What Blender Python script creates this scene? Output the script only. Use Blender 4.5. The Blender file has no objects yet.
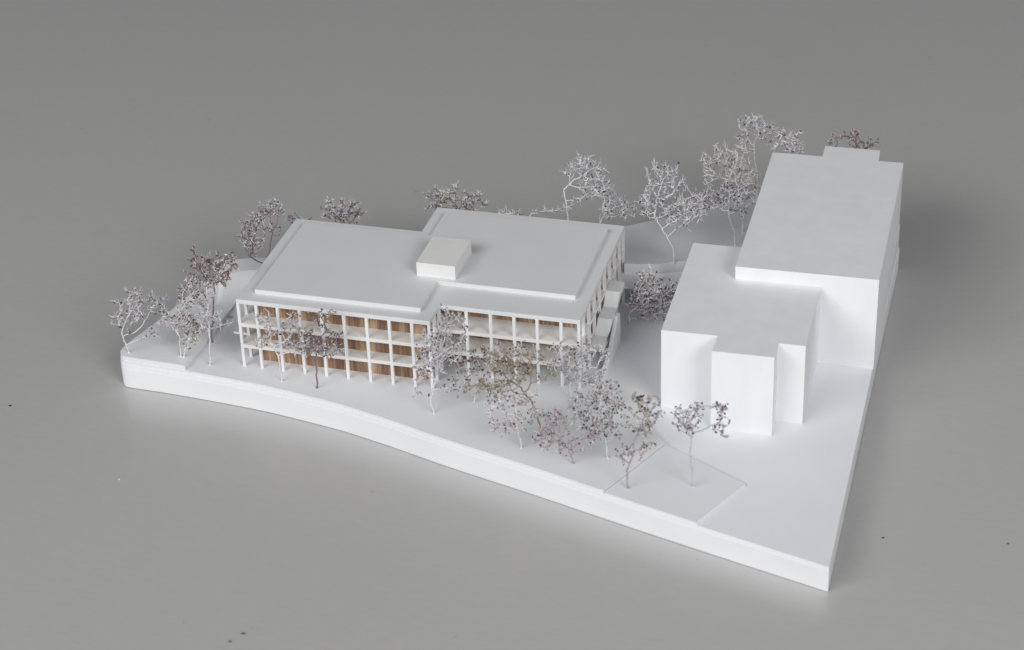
import bpy, bmesh, math, random
import numpy as np
from mathutils import Vector, Matrix

# The subject is an architectural scale model about 32 cm long; every number below is in
# centimetres and CM turns it into metres.
CM = 0.01
scn = bpy.context.scene
COL = scn.collection

# ------------------------------------------------------------------ camera
def setup_camera():
    cd = bpy.data.cameras.new('camera')
    cam = bpy.data.objects.new('camera', cd)
    COL.objects.link(cam)
    f_px, pitch, yaw, roll = 2116.1215, 0.539609, -0.286176, -0.037440
    C = Vector((33.8716, -72.8769, 50.5568)) * CM
    F = Vector((math.sin(yaw)*math.cos(pitch), math.cos(yaw)*math.cos(pitch), -math.sin(pitch)))
    R = Vector((math.cos(yaw), -math.sin(yaw), 0))
    U = R.cross(F)
    R2 = R*math.cos(roll) + U*math.sin(roll)
    U2 = -R*math.sin(roll) + U*math.cos(roll)
    m = Matrix((R2, U2, -F)).transposed().to_4x4()
    m.translation = C
    cam.matrix_world = m
    cd.sensor_width = 36.0
    cd.lens = f_px/1024*36.0
    cd.clip_start = 0.02
    cd.clip_end = 50
    cd.dof.use_dof = True
    cd.dof.focus_distance = 0.93
    cd.dof.aperture_fstop = 16.0
    scn.camera = cam
setup_camera()

# ------------------------------------------------------------------ light
scn.view_settings.view_transform = 'Standard'
scn.view_settings.look = 'None'
scn.view_settings.exposure = 0.0
scn.view_settings.gamma = 1.0
w = bpy.data.worlds.new('World')
scn.world = w
w.use_nodes = True
n_ = w.node_tree
bg = n_.nodes['Background']
tc_ = n_.nodes.new('ShaderNodeTexCoord')
sp_ = n_.nodes.new('ShaderNodeSeparateXYZ')
mr_ = n_.nodes.new('ShaderNodeMapRange')          # the room: pale towards the windows, dim behind the model
mr_.inputs['From Min'].default_value = -1.0
mr_.inputs['From Max'].default_value = 0.25
mr_.inputs['To Min'].default_value = 0.62
mr_.inputs['To Max'].default_value = 0.02
n_.links.new(tc_.outputs['Generated'], sp_.inputs[0])
n_.links.new(sp_.outputs['Y'], mr_.inputs['Value'])
n_.links.new(mr_.outputs['Result'], bg.inputs[1])
bg.inputs[0].default_value = (0.94, 0.97, 1.0, 1)

def area(name, loc, target, sx, sy, power, col):
    ld = bpy.data.lights.new(name, 'AREA')
    ld.shape = 'RECTANGLE'
    ld.size, ld.size_y, ld.energy, ld.color = sx, sy, power, col
    o = bpy.data.objects.new(name, ld)
    COL.objects.link(o)
    o.location = loc
    o.rotation_euler = (Vector(target) - Vector(loc)).to_track_quat('-Z', 'Y').to_euler()
    return o
T0 = (0.13, 0.0, 0.02)
area('window_light', (-1.15, -2.2, 1.75), T0, 2.1, 1.1, 46, (1.0, 0.99, 0.975))
area('second_window_light', (1.5, -1.3, 1.15), T0, 0.9, 0.8, 19.5, (1.0, 0.99, 0.975))

# ------------------------------------------------------------------ materials
def nt(name):
    m = bpy.data.materials.new(name)
    m.use_nodes = True
    n = m.node_tree
    b = n.nodes['Principled BSDF']
    return m, n, b

def mat_noise(name, ca, cb, scale, rough=0.6, bump=0.0, bscale=None, stretch=(1, 1, 1), detail=5, spec=0.3, lo=0.35, hi=0.65):
    """two close tones of one material mixed by noise in object space, plus a fine bump"""
    m, n, b = nt(name)
    tc = n.nodes.new('ShaderNodeTexCoord')
    mp = n.nodes.new('ShaderNodeMapping')
    mp.inputs['Scale'].default_value = stretch
    n.links.new(tc.outputs['Object'], mp.inputs['Vector'])
    ns = n.nodes.new('ShaderNodeTexNoise')
    ns.inputs['Scale'].default_value = scale
    ns.inputs['Detail'].default_value = detail
    n.links.new(mp.outputs['Vector'], ns.inputs['Vector'])
    cr = n.nodes.new('ShaderNodeValToRGB')
    cr.color_ramp.elements[0].position = lo
    cr.color_ramp.elements[1].position = hi
    cr.color_ramp.elements[0].color = (*ca, 1)
    cr.color_ramp.elements[1].color = (*cb, 1)
    n.links.new(ns.outputs['Fac'], cr.inputs['Fac'])
    n.links.new(cr.outputs['Color'], b.inputs['Base Color'])
    b.inputs['Roughness'].default_value = rough
    b.inputs['Specular IOR Level'].default_value = spec
    if bump:
        n2 = n.nodes.new('ShaderNodeTexNoise')
        n2.inputs['Scale'].default_value = bscale or scale*6
        n2.inputs['Detail'].default_value = 4
        n.links.new(mp.outputs['Vector'], n2.inputs['Vector'])
        bp = n.nodes.new('ShaderNodeBump')
        bp.inputs['Strength'].default_value = bump
        bp.inputs['Distance'].default_value = 0.00008
        n.links.new(n2.outputs['Fac'], bp.inputs['Height'])
        n.links.new(bp.outputs['Normal'], b.inputs['Normal'])
    return m

M = {}
M['white'] = mat_noise('white_lacquered_board', (0.80, 0.805, 0.815), (0.84, 0.845, 0.855), 60, 0.55, 0.25, 900)
M['ground_white'] = mat_noise('white_painted_ground', (0.785, 0.80, 0.825), (0.81, 0.825, 0.85), 45, 0.6, 0.12, 1500)
M['roof'] = mat_noise('matt_grey_white_roof', (0.715, 0.73, 0.74), (0.735, 0.75, 0.76), 50, 0.6, 0.1, 1500)
M['roof_pale'] = mat_noise('white_card_penthouse', (0.78, 0.775, 0.77), (0.81, 0.805, 0.80), 90, 0.7, 0.5, 700, (1, 1, 4))
M['block'] = mat_noise('white_plaster_block', (0.805, 0.815, 0.83), (0.84, 0.85, 0.865), 40, 0.7, 0.12, 1500, (3, 3, 0.8))
M['contact_shadow_strip'] = mat_noise('brown_contact_shadow', (0.20, 0.17, 0.14), (0.26, 0.22, 0.18), 60, 0.8)  # dark brown stands in for the contact shadow under the board
M['court'] = mat_noise('white_board_with_bounce_light', (0.83, 0.845, 0.875), (0.855, 0.87, 0.90), 45, 0.55, 0.12, 1500)  # paler than the other boards: light bounced off the blocks, put into the colour
M['edge'] = mat_noise('white_painted_edge', (0.80, 0.81, 0.83), (0.83, 0.84, 0.86), 40, 0.5, 0.04, 900, (1, 1, 3))
M['floor'] = mat_noise('warm_white_floor', (0.78, 0.765, 0.745), (0.82, 0.805, 0.785), 60, 0.6, 0.2, 700)

def wood_material():
    m, n, b = nt('walnut_veneer')
    tc = n.nodes.new('ShaderNodeTexCoord')
    mp = n.nodes.new('ShaderNodeMapping')
    mp.inputs['Scale'].default_value = (1, 1, 0.06)
    n.links.new(tc.outputs['Object'], mp.inputs['Vector'])
    a = n.nodes.new('ShaderNodeTexNoise'); a.inputs['Scale'].default_value = 1100; a.inputs['Detail'].default_value = 6
    c = n.nodes.new('ShaderNodeTexNoise'); c.inputs['Scale'].default_value = 170; c.inputs['Detail'].default_value = 3
    n.links.new(mp.outputs['Vector'], a.inputs['Vector']); n.links.new(mp.outputs['Vector'], c.inputs['Vector'])
    r1 = n.nodes.new('ShaderNodeValToRGB')
    r1.color_ramp.elements[0].position = 0.36; r1.color_ramp.elements[0].color = (0.29, 0.165, 0.095, 1)
    r1.color_ramp.elements[1].position = 0.66; r1.color_ramp.elements[1].color = (0.60, 0.41, 0.27, 1)
    n.links.new(c.outputs['Fac'], r1.inputs['Fac'])
    r2 = n.nodes.new('ShaderNodeValToRGB')
    r2.color_ramp.elements[0].position = 0.35; r2.color_ramp.elements[0].color = (0.5, 0.48, 0.45, 1)
    r2.color_ramp.elements[1].position = 0.60; r2.color_ramp.elements[1].color = (1, 1, 1, 1)
    n.links.new(a.outputs['Fac'], r2.inputs['Fac'])
    mx = n.nodes.new('ShaderNodeMix'); mx.data_type = 'RGBA'; mx.blend_type = 'MULTIPLY'; mx.inputs[0].default_value = 1
    n.links.new(r1.outputs['Color'], mx.inputs[6]); n.links.new(r2.outputs['Color'], mx.inputs[7])
    n.links.new(mx.outputs[2], b.inputs['Base Color'])
    b.inputs['Roughness'].default_value = 0.5
    return m
M['wood'] = wood_material()

def table_material():
    m, n, b = nt('grey_laminate_tabletop')
    tc = n.nodes.new('ShaderNodeTexCoord')
    def noise(scale, detail, stretch=(1, 1, 1), dist=0):
        mp = n.nodes.new('ShaderNodeMapping'); mp.inputs['Scale'].default_value = stretch
        mp.inputs['Rotation'].default_value = (0, 0, 0.28)
        n.links.new(tc.outputs['Object'], mp.inputs['Vector'])
        k = n.nodes.new('ShaderNodeTexNoise'); k.inputs['Scale'].default_value = scale
        k.inputs['Detail'].default_value = detail; k.inputs['Distortion'].default_value = dist
        n.links.new(mp.outputs['Vector'], k.inputs['Vector'])
        return k.outputs['Fac']
    def ramp(f, p0, c0, p1, c1):
        r = n.nodes.new('ShaderNodeValToRGB')
        r.color_ramp.elements[0].position = p0; r.color_ramp.elements[0].color = (*c0, 1)
        r.color_ramp.elements[1].position = p1; r.color_ramp.elements[1].color = (*c1, 1)
        n.links.new(f, r.inputs['Fac']); return r.outputs['Color']
    def mul(a, c):
        x = n.nodes.new('ShaderNodeMix'); x.data_type = 'RGBA'; x.blend_type = 'MULTIPLY'; x.inputs[0].default_value = 1
        n.links.new(a, x.inputs[6]); n.links.new(c, x.inputs[7]); return x.outputs[2]
    t = (0.525, 0.521, 0.517)
    base = ramp(noise(9, 4, dist=0.6), 0.3, tuple(v*0.992 for v in t), 0.7, tuple(v*1.008 for v in t))
    fine = ramp(noise(420, 3, (0.35, 1, 1)), 0.3, (0.962, 0.962, 0.962), 0.7, (1, 1, 1))
    smudge = ramp(noise(14, 2, (1, 1.3, 1), 0.4), 0.66, (1, 1, 1), 0.80, (0.96, 0.96, 0.955))
    speck = ramp(noise(210, 0), 0.86, (1, 1, 1), 0.89, (0.86, 0.85, 0.84))
    n.links.new(mul(mul(mul(base, fine), smudge), speck), b.inputs['Base Color'])
    b.inputs['Roughness'].default_value = 0.30
    b.inputs['Specular IOR Level'].default_value = 0.7
    bp = n.nodes.new('ShaderNodeBump'); bp.inputs['Strength'].default_value = 0.12; bp.inputs['Distance'].default_value = 0.0004
    n.links.new(noise(300, 4, (0.4, 1, 1)), bp.inputs['Height']); n.links.new(bp.outputs['Normal'], b.inputs['Normal'])
    return m
M['table'] = table_material()

def flat(name, col, rough=0.6, var=0.2, scale=1500):
    lo = tuple(max(0, c*(1-var)) for c in col); hi = tuple(min(1, c*(1+var)) for c in col)
    return mat_noise(name, lo, hi, scale, rough)
M['bark_white'] = flat('silver_white_stem', (0.74, 0.73, 0.74), 0.45)
M['bark_dark'] = flat('dark_mauve_stem', (0.22, 0.17, 0.18), 0.6)
M['bark_mauve'] = flat('mauve_grey_stem', (0.42, 0.37, 0.40), 0.6)
M['bark_olive'] = flat('olive_brown_stem', (0.30, 0.25, 0.18), 0.6)
M['bark_pale'] = flat('pale_lilac_stem', (0.55, 0.54, 0.62), 0.4)
M['spike'] = flat('white_dried_calyx', (0.82, 0.81, 0.83), 0.5)
M['b_lav'] = flat('lavender_bud', (0.47, 0.43, 0.48), 0.6, 0.3)
M['b_grey'] = flat('grey_bud', (0.36, 0.35, 0.37), 0.6, 0.3)
M['b_purple'] = flat('dark_purple_bud', (0.14, 0.085, 0.125), 0.6, 0.4)
M['b_red'] = flat('red_brown_bud', (0.21, 0.085, 0.065), 0.6, 0.4)
M['b_brown'] = flat('brown_bud', (0.16, 0.105, 0.07), 0.6, 0.4)
M['b_tan'] = flat('tan_bud', (0.45, 0.37, 0.29), 0.6, 0.2)
M['b_pink'] = flat('dusty_pink_bud', (0.46, 0.36, 0.37), 0.6, 0.2)
M['b_olive'] = flat('olive_bud', (0.30, 0.28, 0.20), 0.6, 0.3)
M['b_ochre'] = flat('ochre_bud', (0.44, 0.34, 0.22), 0.6, 0.3)
M['b_dark'] = flat('charcoal_bud', (0.055, 0.055, 0.06), 0.6, 0.3)
M['crumb_dark'] = flat('black_crumb', (0.04, 0.04, 0.04), 0.7)
M['crumb_brown'] = flat('brown_crumb', (0.2, 0.16, 0.12), 0.7)
M['crumb_white'] = flat('white_crumb', (0.8, 0.8, 0.8), 0.7)

# ------------------------------------------------------------------ helpers
ORG = {}
def thing(name, label, cat, loc, group=None):
    o = bpy.data.objects.new(name, None)
    o.empty_display_size = 0.01
    COL.objects.link(o)
    o.location = Vector(loc)*CM
    ORG[o] = Vector(loc)
    o['label'] = label; o['category'] = cat
    if group: o['group'] = group
    return o

def link(name, bm, mats, parent=None, smooth=False, bevel=0, label=None):
    """one bmesh in model centimetres -> one mesh object in metres"""
    if bevel:
        es = [e for e in bm.edges if len(e.link_faces) == 2 and e.calc_face_angle(0) > 0.6]
        bmesh.ops.bevel(bm, geom=es, offset=bevel, segments=2, profile=0.5, affect='EDGES', clamp_overlap=True)
    bmesh.ops.recalc_face_normals(bm, faces=bm.faces)
    org = ORG.get(parent, Vector((0, 0, 0))) if parent else Vector((0, 0, 0))
    for v in bm.verts: v.co = (v.co - org)*CM
    me = bpy.data.meshes.new(name)
    bm.to_mesh(me); bm.free()
    for m in (mats if isinstance(mats, (list, tuple)) else [mats]): me.materials.append(m)
    if smooth:
        for p in me.polygons: p.use_smooth = True
    o = bpy.data.objects.new(name, me)
    COL.objects.link(o)
    if parent:
        o.parent = parent; ORG[o] = org
    if label: o['label'] = label
    return o

def add_prism(bm, poly, z0, z1):
    """vertical prism; z0/z1 numbers or per-vertex lists"""
    n = len(poly)
    zb = z0 if isinstance(z0, (list, tuple)) else [z0]*n
    zt = z1 if isinstance(z1, (list, tuple)) else [z1]*n
    b = [bm.verts.new((p[0], p[1], zb[i])) for i, p in enumerate(poly)]
    t = [bm.verts.new((p[0], p[1], zt[i])) for i, p in enumerate(poly)]
    bm.faces.new(b[::-1]); bm.faces.new(t)
    for i in range(n):
        j = (i+1) % n
        bm.faces.new((b[i], b[j], t[j], t[i]))
def add_box(bm, x0, x1, y0, y1, z0, z1):
    add_prism(bm, [(x0, y0), (x1, y0), (x1, y1), (x0, y1)], z0, z1)
def box(x0, x1, y0, y1, z0, z1):
    bm = bmesh.new(); add_box(bm, x0, x1, y0, y1, z0, z1); return bm
def prism(poly, z0, z1):
    bm = bmesh.new(); add_prism(bm, poly, z0, z1); return bm
def smooth_pts(pts, n=6):
    """Catmull-Rom through an open list of points"""
    out = []
    P = [pts[0]] + list(pts) + [pts[-1]]
    for i in range(1, len(P)-2):
        for k in range(n):
            t = k/n
            out.append(tuple(0.5*((2*P[i][a]) + (-P[i-1][a]+P[i+1][a])*t + (2*P[i-1][a]-5*P[i][a]+4*P[i+1][a]-P[i+2][a])*t*t
                       + (-P[i-1][a]+3*P[i][a]-3*P[i+1][a]+P[i+2][a])*t**3) for a in range(len(pts[0]))))
    out.append(tuple(pts[-1]))
    return out
ROT = 0.0193
def rt(x, y):
    return (x*math.cos(ROT) - y*math.sin(ROT), x*math.sin(ROT) + y*math.cos(ROT))

# ------------------------------------------------------------------ tabletop
bm = bmesh.new()
add_box(bm, -400, 420, -190, 520, -3, 0)
tb = link('tabletop', bm, M['table'])
tb['kind'] = 'structure'

# ------------------------------------------------------------------ the base of the model
front = smooth_pts([(-5.25, -0.82), (-4.9, -0.84), (-3.4, -0.90), (-2.0, -1.0), (0, -1.18), (2.0, -1.43), (4.9, -1.98), (6.5, -2.4), (8.1, -2.88),
                    (10.0, -3.5), (12.0, -4.09), (14.5, -4.80), (17.66, -5.76), (21.62, -6.93), (27.06, -8.47)], 8)
left_side = smooth_pts([(-4.2, 6.9), (-4.75, 4.5), (-5.1, 2.6), (-5.58, 0.75), (-5.72, 0.1), (-5.75, -0.25), (-5.69, -0.54), (-5.50, -0.75), (-5.25, -0.82)], 8)
rear = [(26.82, 17.05), (26.1, 17.05), (25.9, 19.6), (20.4, 20.3), (18.68, 19.6), (17.89, 18.39), (16.71, 16.82), (14.98, 15.15), (14.05, 14.24), (9, 12.2), (6, 11.0),
        (3, 9.8), (0.5, 8.2), (-2.2, 7.5), (-4.2, 6.9)]
ZB, ZP, ZG, ZL, ZT, ZH = 1.2, 1.31, 1.37, 1.60, 2.48, 2.80
base = thing('site_model', 'white layered site board of the architectural model lying on the grey table', 'model base', (10, 0, 0))
body = front[:-1] + [(27.06, -8.47), (26.93, 6.1), (26.84, 17.05)] + rear[1:-1] + left_side[:-1]
link('board', prism(body, 0.035, 0.985), M['edge'], base, bevel=0.03)
def shrink(poly, d):
    n = len(poly); out = []
    ar = sum(poly[i-1][0]*poly[i][1]-poly[i][0]*poly[i-1][1] for i in range(n))
    sg = 1 if ar > 0 else -1
    for i in range(n):
        a = (Vector(poly[i])-Vector(poly[i-1])).normalized(); b = (Vector(poly[(i+1) % n])-Vector(poly[i])).normalized()
        m = (Vector((-a.y, a.x))+Vector((-b.y, b.x))); m.normalize()
        q = Vector(poly[i]) + m*d*sg
        out.append((q.x, q.y))
    return out
link('contact_shadow_strip', prism(shrink(body, 0.07), 0.001, 0.034), M['contact_shadow_strip'], base)  # added inset strip that draws the dark contact line along the table
link('upper_board', prism(shrink(body, 0.012), 0.986, ZB-0.002), M['court'], base, bevel=0.02)
# the step line between the right hand court and the main garden slab
def cut_front(x0, x1):
    """front outline between two x values"""
    def at(x):
        for a, b in zip(front, front[1:]):
            if a[0] <= x <= b[0]:
                t = (x-a[0])/(b[0]-a[0]); return (x, a[1]+t*(b[1]-a[1]))
    return [at(x0)] + [p for p in front if x0+0.02 < p[0] < x1-0.02] + [at(x1)]
arc = smooth_pts([(19.36, -1.90), (18.85, -1.35), (18.45, -0.6), (18.3, 0.3), (18.45, 1.2), (18.8, 2.2)], 5)
garden = cut_front(-5.2, 17.66) + arc + [(18.8, 10.4), (-4.6, 5.2)] + [p for p in left_side if p[1] < 5.0][:-1]
garden = [(p[0], p[1]+0.05) for p in garden]
link('garden_slab', prism(garden, ZB, ZG), M['ground_white'], base, bevel=0.018)
parcel = cut_front(17.685, 21.64) + [(23.05, -3.95), (19.39, -1.92)]
parcel = [(p[0], p[1]+0.03) for p in parcel]
link('parcel_slab', prism(parcel, ZB, ZP-0.005), M['ground_white'], base, bevel=0.015)
raised = cut_front(-5.2, -2.42) + [(-2.32, 2.5), (-2.22, 5.6), (-4.6, 5.2)] + [p for p in left_side if p[1] < 5.0][:-1]
raised = [(p[0]+0.02, p[1]+0.08) for p in raised]
link('raised_slab', prism(raised, ZG+0.002, ZL), M['ground_white'], base, bevel=0.015)
# rear terrace with its curved bank on the left, the deck over the garage and the hill on the right
terr = [(-4.15, 6.85), (-3.25, 5.35), (-3.0, 5.75), (-2.6, 6.1), (-2.1, 6.32), (-1, 6.5), (0.5, 6.6), (14.4, 6.7), (14.4, 9.5), (15.03, 9.55), (15.03, 10.04), (12.8, 10.04), (12.8, 13.5)] + rear[9:-1]
terrR = [(25.9, 9.1), (26.86, 9.2), (26.79, 17.0), (25.9, 17.0)]
link('terrace', prism(terrR, ZB+0.001, ZT), M['ground_white'], base, bevel=0.02)
link('terrace', prism(terr, ZB+0.001, ZT), M['ground_white'], base, bevel=0.02)
bm = bmesh.new()                                  # the bank: a concave slope up to the terrace edge
top = [(-3.2, 5.36), (-3.0, 5.74), (-2.6, 6.09), (-2.1, 6.31), (-1, 6.49), (0.5, 6.59)]
rows = []
for (x, y) in top:
    r = []
    zb_ = ZL-0.015 if x < -2.3 else ZG-0.01
    for k in range(9):
        t = k/8
        d = 2.6*(1-t)*min(1, 0.45+(x+3.2)/1.5)
        r.append(bm.verts.new((x+0.1*(1-t), y-d-0.001, zb_+(ZT-0.015-zb_)*(t**2.4))))
    rows.append(r)
for a, b in zip(rows, rows[1:]):
    for k in range(8): bm.faces.new((a[k], b[k], b[k+1], a[k+1])).smooth = True
# close it into a solid wedge
lo = [bm.verts.new((x, y+0.3, ZG-0.1)) for (x, y) in top]
hi = [bm.verts.new((x, y+0.3, ZT-0.015)) for (x, y) in top]
for i in range(len(top)-1):
    bm.faces.new((rows[i][8], rows[i+1][8], hi[i+1], hi[i])); bm.faces.new((hi[i], hi[i+1], lo[i+1], lo[i])); bm.faces.new((lo[i], lo[i+1], rows[i+1][0], rows[i][0]))
bm.faces.new(rows[0] + [hi[0], lo[0]]); bm.faces.new((rows[-1] + [hi[-1], lo[-1]])[::-1])
link('bank', bm, M['ground_white'], base, smooth=False)
deck = smooth_pts([(14.45, 8.55), (16.0, 8.62), (17.5, 8.95), (19.3, 9.5)], 4) + [(19.3, 10.6), (17.7, 10.4), (16.4, 9.96), (15.4, 9.7), (14.45, 9.58)]
link('garage_deck', prism(deck, ZT-0.16, ZT-0.003), M['ground_white'], base, bevel=0.012)
for x in (15.2, 16.08, 16.93, 17.8):
    link('garage_column', box(x-0.06, x+0.06, 8.72, 8.84, ZG, ZT-0.165), M['white'], base)
hillf = [(12.83, 10.06), (15.04, 10.06)] + smooth_pts([(15.05, 9.64), (16.4, 9.97), (17.1, 10.4), (17.7, 10.7), (18.6, 11.4), (20.2, 12.4)], 5)
hill = hillf + [(25.8, 13), (25.8, 19.5), (20.45, 20.2), (18.7, 19.5), (17.91, 18.3), (16.72, 16.73), (14.98, 15.06), (14.05, 14.16), (12.83, 13.4)]
link('upper_slab', prism(hill, ZB+0.001, [2.96-0.12*(p[1]-10) for p in hill]), M['ground_white'], base, bevel=0.03)  # top tilted down to the rear so that it shades darker

# ------------------------------------------------------------------ colonnaded building
bld = thing('colonnaded_building', 'white three storey model building with slender columns, walnut walls and a stepped flat roof', 'model building', (7.5, 5, ZG))
ZR, ZF = 4.787, 4.58
outline = [(0, 0), (8.80, 0), (8.80, 1.42), (15.0, 1.42), (15.0, 9.98), (6.09, 9.98), (6.09, 7.556), (0, 7.556)]
def inset(poly, d):
    n = len(poly); out = []
    for i in range(n):
        p0, p1, p2 = Vector(poly[i-1]), Vector(poly[i]), Vector(poly[(i+1) % n])
        a = (p1-p0).normalized(); b = (p2-p1).normalized()
        na, nb = Vector((-a.y, a.x)), Vector((-b.y, b.x))
        q = p1 + na*d + nb*d
        out.append((q.x, q.y))
    return out
roof = link('roof', prism(outline, ZF, ZR), M['roof'], bld, bevel=0.012)
panel = [(0.64, 0.65), (8.2, 0.65), (8.2, 3.06), (14.4, 3.06), (14.4, 9.22), (6.72, 9.22), (6.72, 6.92), (0.64, 6.92)]
link('roof_panel', prism(panel, ZR+0.001, 4.985), M['roof'], roof, bevel=0.01)
pent = [(7.21, 3.31), (8.97, 3.31), (8.99, 5.75), (7.22, 5.75)]
link('penthouse', prism(pent, 4.987, 5.64), M['roof_pale'], roof, bevel=0.035)
F1, F2 = (2.34, 2.51), (3.41, 3.58)
for (a, b) in (F1, F2):
    link('floor_slab', prism(inset(outline, 0.004), a, b), M['floor'], bld, bevel=0.008)
cw = 0.062
def column(x, y, zb):
    link('column', box(x-cw, x+cw, y-cw, y+cw, zb, ZF-0.001), M['white'], bld)
yA, yB, xR, xJ = 0.058, 1.478, 14.942, 8.742
cols = [(x, yA, ZG) for x in (0.058, 0.89, 1.88, 2.89, 3.90, 4.91, 5.94, 6.96, 7.97)] + [(xJ, yA, ZG), (xJ, 0.76, ZG), (xJ, yB, ZG)]
cols += [(x, yB, ZG) for x in (9.97, 11.05, 12.09, 13.11, 14.16)]
cols += [(xR, yB, ZG)] + [(xR, y, ZG) for y in (2.25, 3.22, 4.20, 5.19, 6.18)] + [(xR, y, ZG) for y in (7.17, 8.16)] + [(xR, 9.12, ZG), (xR, 9.922, ZG)]
cols += [(0.058, y, ZG) for y in (0.85, 1.80, 2.78, 3.76, 4.74, 5.72)] + [(0.058, y, ZT) for y in (6.75, 7.498)]
cols += [(x, 7.498, ZT) for x in (1.2, 2.3, 3.4, 4.5, 5.4)] + [(x, 9.922, ZT) for x in (6.148, 7.2, 8.3, 9.4, 10.5, 11.6, 12.7, 13.8)]
for c_ in cols: column(*c_)
# walnut clad rooms set back behind the columns, one wall ring per storey
roomT = [(0.58, 0.80), (8.3, 0.80), (8.3, 2.7), (14.4, 2.7), (14.4, 9.1), (7.0, 9.1), (7.0, 6.7), (0.58, 6.7)]
roomU = [(0.58, 0.64), (8.3, 0.64), (8.3, 2.7), (14.4, 2.7), (14.4, 9.1), (7.0, 9.1), (7.0, 6.7), (0.58, 6.7)]
roomG = [(0.58, 0.66), (8.3, 0.66), (8.3, 2.7), (12.3, 2.7), (12.3, 4.6), (14.4, 4.6), (14.4, 6.48), (0.58, 6.48)]
link('timber_wall', prism(roomG, ZG+0.001, F1[0]-0.001), M['wood'], bld, label='walnut clad wall behind the ground floor columns')
link('timber_wall', prism(roomU, F1[1]+0.001, F2[0]-0.001), M['wood'], bld, label='walnut clad wall behind the middle row of openings')
link('timber_wall', prism(roomT, F2[1]+0.001, ZF-0.001), M['wood'], bld, label='walnut clad wall behind the top row of openings')
link('balcony', box(-0.75, -0.005, 1.0, 4.6, 2.36, 2.46), M['white'], bld, bevel=0.008)
# outside stair along the right hand side: landing, flight, landing, flight, landing
bm = bmesh.new()
prof = [(2.95, 2.36), (2.95, 2.50), (4.02, 2.50), (4.6, 3.06), (5.62, 3.06), (6.12, 3.58), (7.05, 3.58), (7.05, 3.3), (6.5, 3.3), (5.5, 2.8), (4.7, 2.8), (3.7, 2.36)]
for x in (15.012, 15.64): pass
va = [bm.verts.new((15.012, y, z)) for y, z in prof]; vb = [bm.verts.new((15.64, y, z)) for y, z in prof]
bm.faces.new(va); bm.faces.new(vb[::-1])
for i in range(len(prof)):
    j = (i+1) % len(prof); bm.faces.new((va[i], va[j], vb[j], vb[i]))
st = link('outside_stair', bm, M['white'], bld, bevel=0.008)
bm = bmesh.new()
prof = [(2.1, ZG), (3.95, 2.12), (4.75, 2.70), (5.1, 2.92), (5.45, 2.92), (5.55, 2.0), (5.55, ZG)]
va = [bm.verts.new((15.644, y, z)) for y, z in prof]; vb = [bm.verts.new((15.80, y, z)) for y, z in prof]
bm.faces.new(va); bm.faces.new(vb[::-1])
for i in range(len(prof)):
    j = (i+1) % len(prof); bm.faces.new((va[i], va[j], vb[j], vb[i]))
link('stair_wall', bm, M['white'], st, bevel=0.008)

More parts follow.
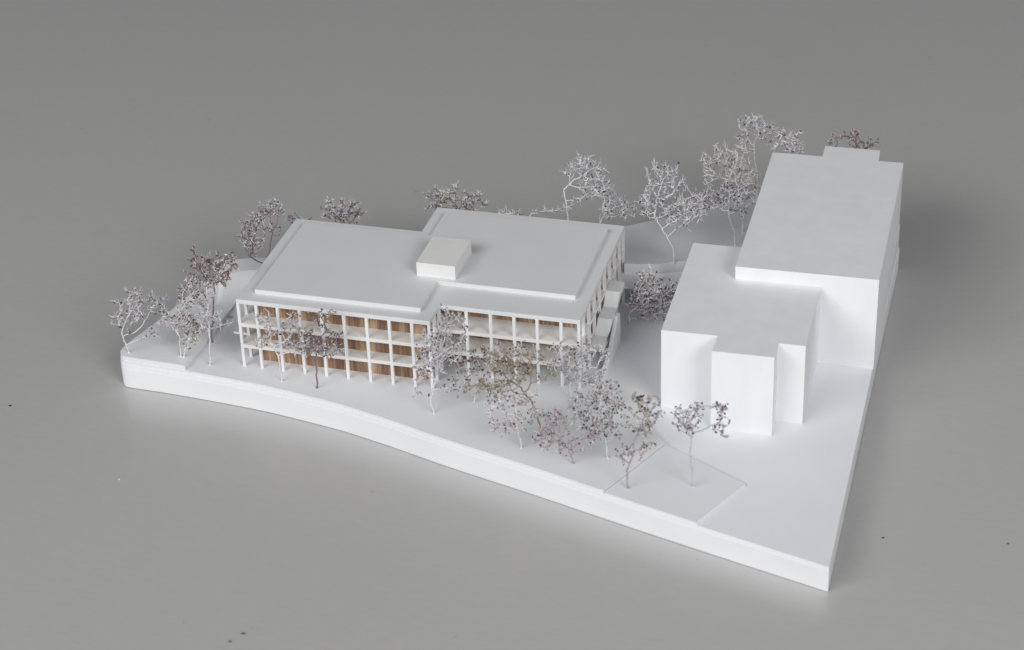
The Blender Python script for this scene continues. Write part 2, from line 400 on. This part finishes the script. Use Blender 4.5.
# ------------------------------------------------------------------ solid white block building
blk = thing('block_building', 'windowless solid white block building, tall rear volume and lower front volume with projecting bay', 'model building', (22, 6, ZB))
tall = [rt(*p) for p in [(20.93, 5.42), (27.062, 5.42), (27.062, 16.64), (25.90, 16.64), (25.86, 17.76), (23.28, 17.76), (23.28, 16.64), (20.93, 16.64)]]
zt = [ZB+0.002]*8
link('tall_volume', prism(tall, ZB+0.002, 5.646), M['block'], blk, bevel=0.018)
low = [rt(*p) for p in [(18.60, 0.63), (20.98, 0.63), (20.93, -0.60), (23.50, -0.60), (23.50, 0.524), (24.62, 0.524), (24.62, 5.405), (20.915, 5.405), (20.915, 8.284), (18.60, 8.284)]]
link('low_volume', prism(low, ZB+0.003, 5.018), M['block'], blk, bevel=0.018)
DENS = 2.1
TREES = [
 ((-5.29, -0.37, 1.62), [(0.67, 2.5, 0.89, 0.72, 70), (-0.2, 1.57, 0.4, 0.47, 28), (1.04, 0.89, 0.4, 0.16, 6), (1.65, 2.31, 0.36, 0.41, 16)], [(-0.19, 1.0)], 'w', 'lav_w', 0.8, 'pale twiggy model tree on the rounded far left corner of the base'),
 ((-2.87, -0.18, 1.62), [(0.18, 1.95, 0.88, 0.67, 80), (1.11, 3.23, 0.62, 0.67, 60), (0.54, 2.85, 0.44, 0.51, 30)], [(0.07, 1.03), (-0.3, 1.67)], 'w', 'mix', 0.7, 'silvery model tree with a bent forked trunk, second from the far left corner'),
 ((-1.49, -0.24, 1.37), [(0.08, 2.42, 0.61, 0.72, 20), (0.32, 3.82, 0.35, 0.72, 10), (0.77, 2.29, 0.35, 0.41, 8)], [(0.14, 1.29), (0.21, 2.82)], 'w', 'bare', 1.2, 'tall bare white sprig with thin straight stem in front of the dark crowned tree'),
 ((-2.72, -0.2, 1.62), [(0.46, 0.99, 0.57, 0.46, 26), (0.87, 1.44, 0.62, 0.31, 14)], [(0.14, 0.44)], 'w', 'olive', 0.3, 'tiny sparse greenish sprig at the foot of the bent silvery tree'),
 ((-2.0, 1.31, 1.62), [(0.42, 3.54, 0.85, 0.73, 110), (1.16, 3.96, 0.4, 0.37, 44), (-0.1, 4.06, 0.36, 0.42, 18)], [(0.19, 1.35), (0.31, 2.12)], 'd', 'brown', 0.5, 'model tree with dark trunk and dense reddish brown crown left of the colonnaded building'),
 ((-1.05, 6.82, 2.45), [(-1.01, 1.64, 0.43, 0.89, 70), (-0.4, 2.71, 0.62, 0.61, 60), (0.32, 3.04, 0.33, 0.44, 40), (0.26, 1.9, 0.14, 0.5, 10), (-0.41, 1.61, 0.24, 0.44, 10)], [(-0.71, 0.35), (-1.1, 0.69)], 'd', 'lav', 0.7, 'lavender grey model tree leaning left behind the left rear corner of the colonnaded building'),
 ((1.74, 9.18, 2.45), [(-0.28, 1.94, 0.68, 0.51, 60), (0.38, 2.01, 0.53, 0.56, 50), (-0.72, 2.38, 0.24, 0.28, 12)], [(0.02, 0.97)], 'd', 'dark', 0.8, 'purple brown model tree crown showing above the left roof edge'),
 ((-0.43, 8.92, 2.45), [(0.04, 1.56, 0.68, 0.23, 14)], [(0.02, 0.86)], 'd', 'bare', 0.6, 'low sparse twigs just peeking over the rear left corner of the roof'),
 ((6.61, 11.21, 2.45), [(-0.47, 2.16, 0.78, 0.57, 50), (0.66, 2.06, 0.68, 0.51, 60), (-1.13, 2.03, 0.29, 0.34, 14)], [(0.04, 0.97)], 'd', 'dark', 1.1, 'silver and purple model tree showing above the rear roof edge of the taller roof half'),
 ((10.1, 11.07, 2.6), [(0.14, 1.75, 1.44, 0.28, 14)], [(0.03, 0.96)], 'w', 'bare', 1.2, 'few white twig tips poking above the middle of the rear roof edge'),
 ((12.05, 11.05, 2.48), [(0.71, 4.29, 0.76, 0.67, 60), (1.44, 3.65, 0.67, 0.78, 60), (0.23, 2.77, 0.29, 0.33, 8), (0.79, 3.16, 0.48, 0.39, 16)], [(0.03, 1.83), (-0.09, 2.78), (-0.13, 3.4), (0.34, 3.9)], 'w', 'silv', 1.2, 'silver model tree with thin white hooked trunk behind the right rear roof corner'),
 ((13.25, 11.25, 2.81), [(0.95, 2.07, 0.81, 0.67, 80), (0.4, 2.66, 0.38, 0.39, 26), (1.69, 1.98, 0.48, 0.44, 24)], [(0.2, 1.1), (0.48, 1.72)], 'w', 'silv', 1.1, 'low silvery model tree spilling over the right rear roof corner'),
 ((17.21, 10.45, 2.91), [(-0.79, 3.75, 0.56, 1.3, 50), (0.01, 4.32, 0.56, 0.6, 22), (0.7, 2.87, 0.65, 0.76, 54), (-1.29, 3.46, 0.23, 0.65, 16), (-0.11, 2.44, 0.65, 0.65, 40)], [(-0.05, 0.74), (-0.47, 1.58), (-0.92, 2.48)], 'w', 'silv', 1.2, 'tall silver white tree with forked trunk on the raised rear terrace beside the pale roof'),
 ((19.55, 13.22, 2.57), [(-0.66, 2.55, 0.76, 0.67, 80), (0.27, 2.36, 0.52, 0.78, 60), (-1.48, 2.28, 0.48, 0.5, 26)], [(-0.02, 0.69), (-0.36, 1.6)], 'w', 'purp', 0.8, 'purple flecked model tree standing close to the left side of the tall white block'),
 ((19.63, 14.92, 2.37), [(-1.35, 3.87, 0.68, 0.85, 60), (-0.46, 3.67, 0.78, 0.79, 80), (0.16, 2.97, 0.39, 0.57, 34), (-1.71, 2.84, 0.29, 0.4, 10)], [(-0.08, 1.18), (-0.29, 2.25)], 'w', 'tan', 1.0, 'cream and tan model tree rising above the purple flecked one'),
 ((19.58, 19.27, 1.85), [(-0.26, 4.04, 0.81, 0.53, 60), (-0.72, 3.42, 0.46, 0.53, 30), (0.44, 3.48, 0.41, 0.59, 34)], [(0.01, 1.38), (-0.22, 2.64)], 'w', 'lav_w', 1.2, 'pale lavender model tree, the highest crown left of the tall block roof'),
 ((21.7, 17.75, 2.03), [(-0.39, 3.94, 0.75, 0.52, 40), (0.09, 3.66, 0.4, 0.41, 16)], [], 'w', 'lav_w', 1.3, 'white forked twigs sticking up behind the left part of the tall block roof'),
 ((24.6, 19.15, 1.86), [(-1.2, 3.86, 0.5, 0.35, 18), (-0.34, 3.88, 0.5, 0.41, 24), (0.44, 3.64, 0.3, 0.29, 12)], [], 'd', 'brown', 0.5, 'sparse brown model tree peeking over the rear notch of the tall block roof'),
 ((15.87, 7.06, 1.37), [(0.83, 1.77, 0.86, 0.89, 90), (1.73, 1.53, 0.63, 0.84, 80), (1.01, 0.46, 0.81, 0.42, 26), (0.21, 1.38, 0.18, 0.53, 10)], [(-0.02, 0.67), (0.47, 1.11)], 'w', 'red', 0.7, 'reddish silver model tree in the gap between colonnaded building and low white block'),
 ((2.12, -0.8, 1.37), [(-0.57, 3.22, 0.34, 0.35, 16), (-0.2, 2.61, 0.52, 0.4, 20), (0.59, 2.77, 0.39, 0.6, 30), (0.93, 1.75, 0.69, 0.45, 36), (-0.69, 1.92, 0.34, 0.2, 12)], [(-0.06, 1.34), (-0.34, 2.01)], 'w', 'grey', 0.6, 'grey twiggy model tree in front of the left end of the colonnade'),
 ((3.81, -1.0, 1.37), [(0.22, 2.23, 1.07, 0.45, 90), (0.75, 2.5, 0.64, 0.35, 36), (0.58, 3.56, 0.51, 0.3, 22), (-0.17, 2.74, 0.34, 0.3, 16)], [(0.07, 0.92), (0.1, 1.83)], 'd', 'dark', 0.6, 'dark trunked umbrella shaped model tree in front of the wood panelled left wing'),
 ((9.36, -1.79, 1.37), [(0.28, 3.13, 0.74, 1.06, 105), (0.94, 3.68, 0.74, 0.87, 62), (0.73, 4.66, 0.58, 0.43, 26), (-0.4, 2.07, 0.29, 0.48, 20), (-0.63, 0.89, 0.33, 0.19, 6), (0.99, 1.21, 0.41, 0.19, 8)], [(-0.1, 0.56), (0.17, 1.65)], 'w', 'lavd', 0.8, 'dense lavender silver model tree in front of the inner corner of the two wings'),
 ((10.79, -0.6, 1.37), [(0.25, 1.9, 1.17, 0.68, 80), (-0.3, 0.93, 0.84, 0.49, 36), (1.2, 2.46, 0.75, 0.49, 36)], [(0.11, 0.7)], 'w', 'pinkbr', 0.4, 'thin pinkish brown model tree half hidden behind the olive branched one'),
 ((14.24, -2.49, 1.37), [(-1.78, 2.5, 0.97, 0.38, 70), (-1.03, 3.09, 0.89, 0.56, 66), (-1.37, 3.88, 0.72, 0.56, 40), (-0.36, 3.64, 0.56, 0.47, 26), (0.45, 3.13, 0.12, 0.38, 6)], [(-0.03, 0.6), (-0.18, 1.25)], 'o', 'olive2', 0.3, 'model tree with bare olive brown forked branches in front of the right wing'),
 ((13.66, -3.51, 1.37), [(-0.54, 1.4, 0.72, 0.56, 36), (0.01, 2.15, 0.72, 0.65, 36), (-0.8, 2.19, 0.48, 0.42, 22), (0.61, 1.54, 0.4, 0.56, 18)], [(-0.04, 0.54)], 'w', 'pink', 0.5, 'sparse pale pink model tree near the front edge of the base'),
 ((16.02, -4.15, 1.37), [(-0.83, 1.29, 0.59, 0.46, 60), (-0.6, 2.25, 0.31, 0.55, 34), (0.87, 1.51, 0.27, 0.64, 30), (-0.03, 0.87, 0.55, 0.27, 20)], [(-0.15, 0.58)], 'm', 'pinkd', 0.5, 'purple pink model tree with a low V-shaped fork near the front edge'),
 ((17.31, -3.45, 1.37), [(-0.46, 2.56, 0.86, 0.73, 70), (0.26, 1.61, 0.71, 0.73, 60), (-0.95, 1.9, 0.55, 0.64, 36), (-0.05, 3.3, 0.71, 0.46, 36)], [(-0.04, 0.64)], 'w', 'greyol', 0.2, 'airy grey model tree with round olive buds in the middle of the front cluster'),
 ((18.55, -5.25, 1.31), [(0.01, 1.74, 0.46, 0.22, 22), (0.68, 3.23, 0.53, 0.62, 40), (1.08, 3.59, 0.38, 0.44, 22), (0.49, 4.27, 0.61, 0.27, 14), (0.8, 1.9, 0.3, 0.27, 10), (-0.49, 4.03, 0.23, 0.27, 6)], [(-0.07, 0.88), (0.21, 1.73)], 'm', 'yel', 0.2, 'model tree with ochre and dark dotted buds beside the step of the paved parcel'),
 ((21.08, -4.57, 1.31), [(-0.57, 3.45, 0.27, 0.31, 34), (-0.18, 2.91, 0.27, 0.36, 34), (0.17, 3.65, 0.19, 0.27, 20), (0.95, 3.57, 0.11, 0.36, 20), (1.08, 2.81, 0.19, 0.27, 24)], [(-0.06, 1.05), (-0.14, 1.77)], 'v', 'lavg', 0.5, 'lone lavender model tree with a straight pale stem on the paved parcel'),
 ((14.77, 0.52, 1.37), [(-0.09, 1.87, 0.67, 0.68, 44), (0.63, 2.33, 0.58, 0.58, 30), (0.15, 1.05, 0.58, 0.39, 14), (-0.59, 2.48, 0.42, 0.29, 12)], [(-0.03, 0.56)], 'w', 'grey', 0.5, 'silver grey model tree in front of the right end columns of the colonnade'),
 ((16.14, 0.11, 1.37), [(-0.32, 1.62, 0.7, 0.67, 34), (0.07, 2.64, 0.37, 0.58, 16), (-0.67, 0.53, 0.41, 0.39, 14), (0.18, 0.8, 0.41, 0.48, 14)], [(0.05, 0.7)], 'w', 'grey', 0.5, 'thin silver grey model tree at the foot of the outside stair'),
]
CRUMBS = [
 (-9.90, -3.35, 0.055, 'crumb_dark', 'tiny black crumb on the grey table near the left edge of the photo', 0),
 (-2.76, -7.53, 0.040, 'crumb_white', 'tiny white crumb on the grey table left of the model', 1),
 (6.10, -15.86, 0.060, 'crumb_brown', 'larger of the two small brown crumbs at the bottom edge of the photo', 2),
 (5.79, -16.41, 0.050, 'crumb_brown', 'smaller lower left one of the two brown crumbs at the bottom edge', 3),
 (28.68, -4.55, 0.040, 'crumb_dark', 'tiny dark crumb on the table beside the lower right edge of the base', 4),
 (33.46, -3.86, 0.040, 'crumb_dark', 'tiny dark crumb close to the lower right border of the photo', 5),
]

# ------------------------------------------------------------------ trees made of dried flower sprigs
# each: base xyz, crown lobes (right, up, half width, half height, tips), trunk bends (right, up), stem, buds, spike size, label
PAL = {
 'lav_w': [('b_lav', 4), ('b_grey', 4), ('b_purple', 3), ('b_pink', 1), ('b_brown', 2)],
 'mix': [('b_lav', 3), ('b_red', 2), ('b_grey', 3), ('b_brown', 2), ('b_purple', 3)],
 'bare': [('b_grey', 3), ('b_lav', 2), ('b_tan', 1)],
 'olive': [('b_olive', 4), ('b_tan', 2), ('b_grey', 3), ('b_red', 1)],
 'olive2': [('b_ochre', 3), ('b_olive', 3), ('b_brown', 2), ('b_grey', 3), ('b_tan', 4)],
 'brown': [('b_red', 3), ('b_brown', 3), ('b_purple', 2), ('b_pink', 4), ('b_tan', 3), ('b_lav', 2)],
 'lav': [('b_lav', 5), ('b_purple', 3), ('b_grey', 3), ('b_pink', 2)],
 'lavd': [('b_lav', 4), ('b_grey', 5), ('b_dark', 2), ('b_purple', 1)],
 'lavg': [('b_lav', 4), ('b_purple', 3), ('b_grey', 3), ('b_dark', 1)],
 'dark': [('b_purple', 3), ('b_red', 1), ('b_grey', 4), ('b_brown', 2), ('b_tan', 2), ('b_lav', 3)],
 'silv': [('b_grey', 5), ('b_lav', 3), ('b_dark', 1)],
 'purp': [('b_purple', 4), ('b_lav', 2), ('b_grey', 2)],
 'tan': [('b_tan', 5), ('b_pink', 1), ('b_grey', 2), ('b_brown', 1)],
 'red': [('b_red', 3), ('b_purple', 3), ('b_lav', 2), ('b_grey', 3), ('b_brown', 2)],
 'grey': [('b_grey', 5), ('b_lav', 4), ('b_dark', 1), ('b_tan', 1)],
 'pinkbr': [('b_pink', 4), ('b_brown', 3), ('b_grey', 3), ('b_red', 1)],
 'pink': [('b_pink', 4), ('b_lav', 3), ('b_grey', 2), ('b_red', 1)],
 'pinkd': [('b_pink', 4), ('b_purple', 3), ('b_lav', 2), ('b_ochre', 1)],
 'greyol': [('b_grey', 4), ('b_dark', 2), ('b_olive', 2), ('b_lav', 4)],
 'yel': [('b_ochre', 3), ('b_dark', 4), ('b_grey', 2), ('b_tan', 3)],
}
BARK = dict(w='bark_white', d='bark_dark', m='bark_mauve', o='bark_olive', v='bark_pale')
YAW = -0.286176
RIGHT = np.array([math.cos(YAW), -math.sin(YAW), 0.0])
DEEP = np.array([math.sin(YAW), math.cos(YAW), 0.0])
UP = np.array([0, 0, 1.0])

def grow(lobes, kinks, rng, dens, wide):
    """space colonisation: returns nodes (local cm), parent index"""
    A = []
    for (cx, cz, rx, rz, n) in lobes:
        n_ = int(n*dens); m_ = 5
        for _ in range(max(2, n_//m_)):
            v = rng.normal(size=3); v /= np.linalg.norm(v); v *= rng.random()**0.40
            c0 = RIGHT*(cx + v[0]*rx*wide) + DEEP*(v[1]*max(0.25, min(rx, rz)*0.85)) + UP*(cz + v[2]*rz)
            for _ in range(m_):
                p = c0 + rng.normal(size=3)*0.13
                p[2] = max(0.22, p[2]); A.append(p)
    A = np.array(A)
    N = [np.zeros(3)]; par = [-1]
    step = 0.12
    way = [RIGHT*k[0] + UP*k[1] + DEEP*rng.uniform(-0.08, 0.08) for k in kinks] or [UP*max(0.6, A[:, 2].min()*0.8)]
    for tgt in way:
        while True:
            d = tgt - N[-1]; L = np.linalg.norm(d)
            if L < step: break
            q = N[-1] + d/L*step + rng.normal(size=3)*0.012
            par.append(len(N)-1); N.append(q)
    alive = np.ones(len(A), bool)
    childcount = {k: 1 for k in range(len(N)-1)}
    fork = [k % 4 == 3 for k in range(len(N))]
    for it in range(120):
        if not alive.any(): break
        P = np.array(N)
        shut = np.array([childcount.get(k, 0) >= (2 if fork[k] else 1) for k in range(len(N))])
        if shut.all(): break
        idx = np.where(alive)[0]
        D = np.linalg.norm(A[idx][:, None, :] - P[None, :, :], axis=2)
        D[:, shut] = 1e3
        near = D.argmin(1); dm = D[np.arange(len(idx)), near]
        pull = {}
        for i, k, d in zip(idx, near, dm):
            pull.setdefault(int(k), []).append((A[i]-P[k])/d)
        new = []
        for k, vs in pull.items():
            if childcount.get(k, 0) >= 3: continue
            v = np.sum(vs, 0); L = np.linalg.norm(v)
            if L < 1e-3: v = rng.normal(size=3); L = np.linalg.norm(v)
            v = v/L + rng.normal(size=3)*0.17 + UP*0.05
            v /= np.linalg.norm(v)
            new.append((k, P[k] + v*step))
        if not new: break
        for k, q in new:
            if q[2] < 0.12: q[2] = 0.12
            childcount[k] = childcount.get(k, 0)+1
            par.append(k); N.append(q); fork.append(rng.random() < 0.5)
        P2 = np.array([q for _, q in new])
        idx = np.where(alive)[0]
        D = np.linalg.norm(A[idx][:, None, :] - P2[None, :, :], axis=2).min(1)
        alive[idx[D < 0.13]] = False
    return N, par

def tube(bm, a, b, ra, rb, sides=5):
    a, b = Vector(a), Vector(b)
    d = (b-a)
    if d.length < 1e-5: return
    d.normalize()
    u = d.orthogonal().normalized(); v = d.cross(u)
    ra_, rb_ = [], []
    for k in range(sides):
        t = 2*math.pi*k/sides
        o = u*math.cos(t) + v*math.sin(t)
        ra_.append(bm.verts.new(a + o*ra)); rb_.append(bm.verts.new(b + o*rb))
    for k in range(sides):
        j = (k+1) % sides
        bm.faces.new((ra_[k], ra_[j], rb_[j], rb_[k]))

def spike(bm, p, d, L, r, mi):
    d = Vector(d).normalized(); u = d.orthogonal().normalized(); v = d.cross(u); p = Vector(p)
    base = [bm.verts.new(p + (u*math.cos(t) + v*math.sin(t))*r) for t in (0, 2.09, 4.19)]
    tip = bm.verts.new(p + d*L)
    for k in range(3):
        f = bm.faces.new((base[k], base[(k+1) % 3], tip)); f.material_index = mi
    f = bm.faces.new(base[::-1]); f.material_index = mi

def bud(bm, p, r, mi, rng):
    """small lumpy eight-faced bud"""
    p = Vector(p)
    ax = [Vector(rng.normal(size=3)).normalized()]
    ax.append(ax[0].orthogonal().normalized()); ax.append(ax[0].cross(ax[1]))
    s = [r*rng.uniform(0.7, 1.25) for _ in range(6)]
    v = [bm.verts.new(p + ax[k//2]*(s[k] if k % 2 == 0 else -s[k])) for k in range(6)]
    for a in (0, 1):
        for b in (2, 3):
            for c in (4, 5):
                f = bm.faces.new((v[a], v[b], v[c])); f.material_index = mi

def make_tree(i, spec):
    loc, lobes, kinks, bark, pal, sp, label = spec
    rng = np.random.default_rng(100+i)
    N, par = grow(lobes, kinks, rng, DENS if sp > 0.55 else DENS*1.15, 1.2 if sp <= 0.55 else 1.0)
    n = len(N)
    kids = [[] for _ in range(n)]
    for k, p in enumerate(par):
        if p >= 0: kids[p].append(k)
    wt = [0.0]*n
    for k in range(n-1, -1, -1):
        wt[k] = 1.0 if not kids[k] else sum(wt[c]**1.0 for c in kids[k])
    big = wt[0]
    rad = [0.0135 + 0.023*(w_/big)**0.5 for w_ in wt]
    root = thing('model_tree', label, 'model tree', loc, 'dried sprig trees on the model')
    bm = bmesh.new()
    L0 = Vector(loc)
    for k in range(1, n):
        tube(bm, L0+Vector(N[par[k]]), L0+Vector(N[k]), rad[par[k]] if par[k] else rad[k]*1.1, rad[k], 5)
    # a small foot where the stem is glued in
    tube(bm, L0+Vector((0, 0, -0.05)), L0+Vector((0, 0, 0.05)), 0.075, 0.04, 8)
    link('trunk', bm, M[BARK[bark]], root, smooth=True)
    names, ws = zip(*PAL[pal]); ws = np.array(ws, float)/sum(ws)
    mats = [M[x] for x in names] + [M['spike'], M[BARK[bark]]]
    nm = len(names)
    bm = bmesh.new()
    lead = len(kinks)*3 + 4
    zmin = min(l[1]-l[3]*1.3 for l in lobes)
    for k in range(1, n):
        tip = not kids[k]
        if not tip and (wt[k] > 7 or N[k][2] < zmin or rng.random() > 0.5): continue
        p = np.array(N[k])
        out = p - N[par[k]]; out /= np.linalg.norm(out)+1e-9
        m = int(rng.choice(nm, p=ws))
        for _ in range(1 + int(rng.random() < 0.9)):
            q = p + rng.normal(size=3)*0.035
            bud(bm, L0+Vector(q), rng.uniform(0.028, 0.066), m if rng.random() < 0.7 else int(rng.choice(nm, p=ws)), rng)
        if sp > 0:
            for _ in range(int(rng.integers(1, 4)) if sp > 0.6 else int(rng.random() < 0.35+sp)):
                d = out*0.7 + UP*0.7 + rng.normal(size=3)*0.65
                spike(bm, L0+Vector(p), d, rng.uniform(0.14, 0.36)*sp**0.5, 0.021, nm)
    link('crown', bm, mats, root)

for i, spec in enumerate(TREES): make_tree(i, spec)

# ------------------------------------------------------------------ crumbs on the table
def crumb(x, y, r, mat, label, seed):
    rng = np.random.default_rng(seed)
    bm = bmesh.new()
    bmesh.ops.create_icosphere(bm, subdivisions=2, radius=1)
    for v in bm.verts:
        k = 1 + 0.25*rng.normal()
        v.co = Vector((x + v.co.x*r*k*1.3, y + v.co.y*r*k, max(0.0, 0.4*r + v.co.z*r*0.45)))
    o = link('crumb', bm, M[mat])
    o['label'] = label; o['category'] = 'crumb'
for a in CRUMBS: crumb(*a)
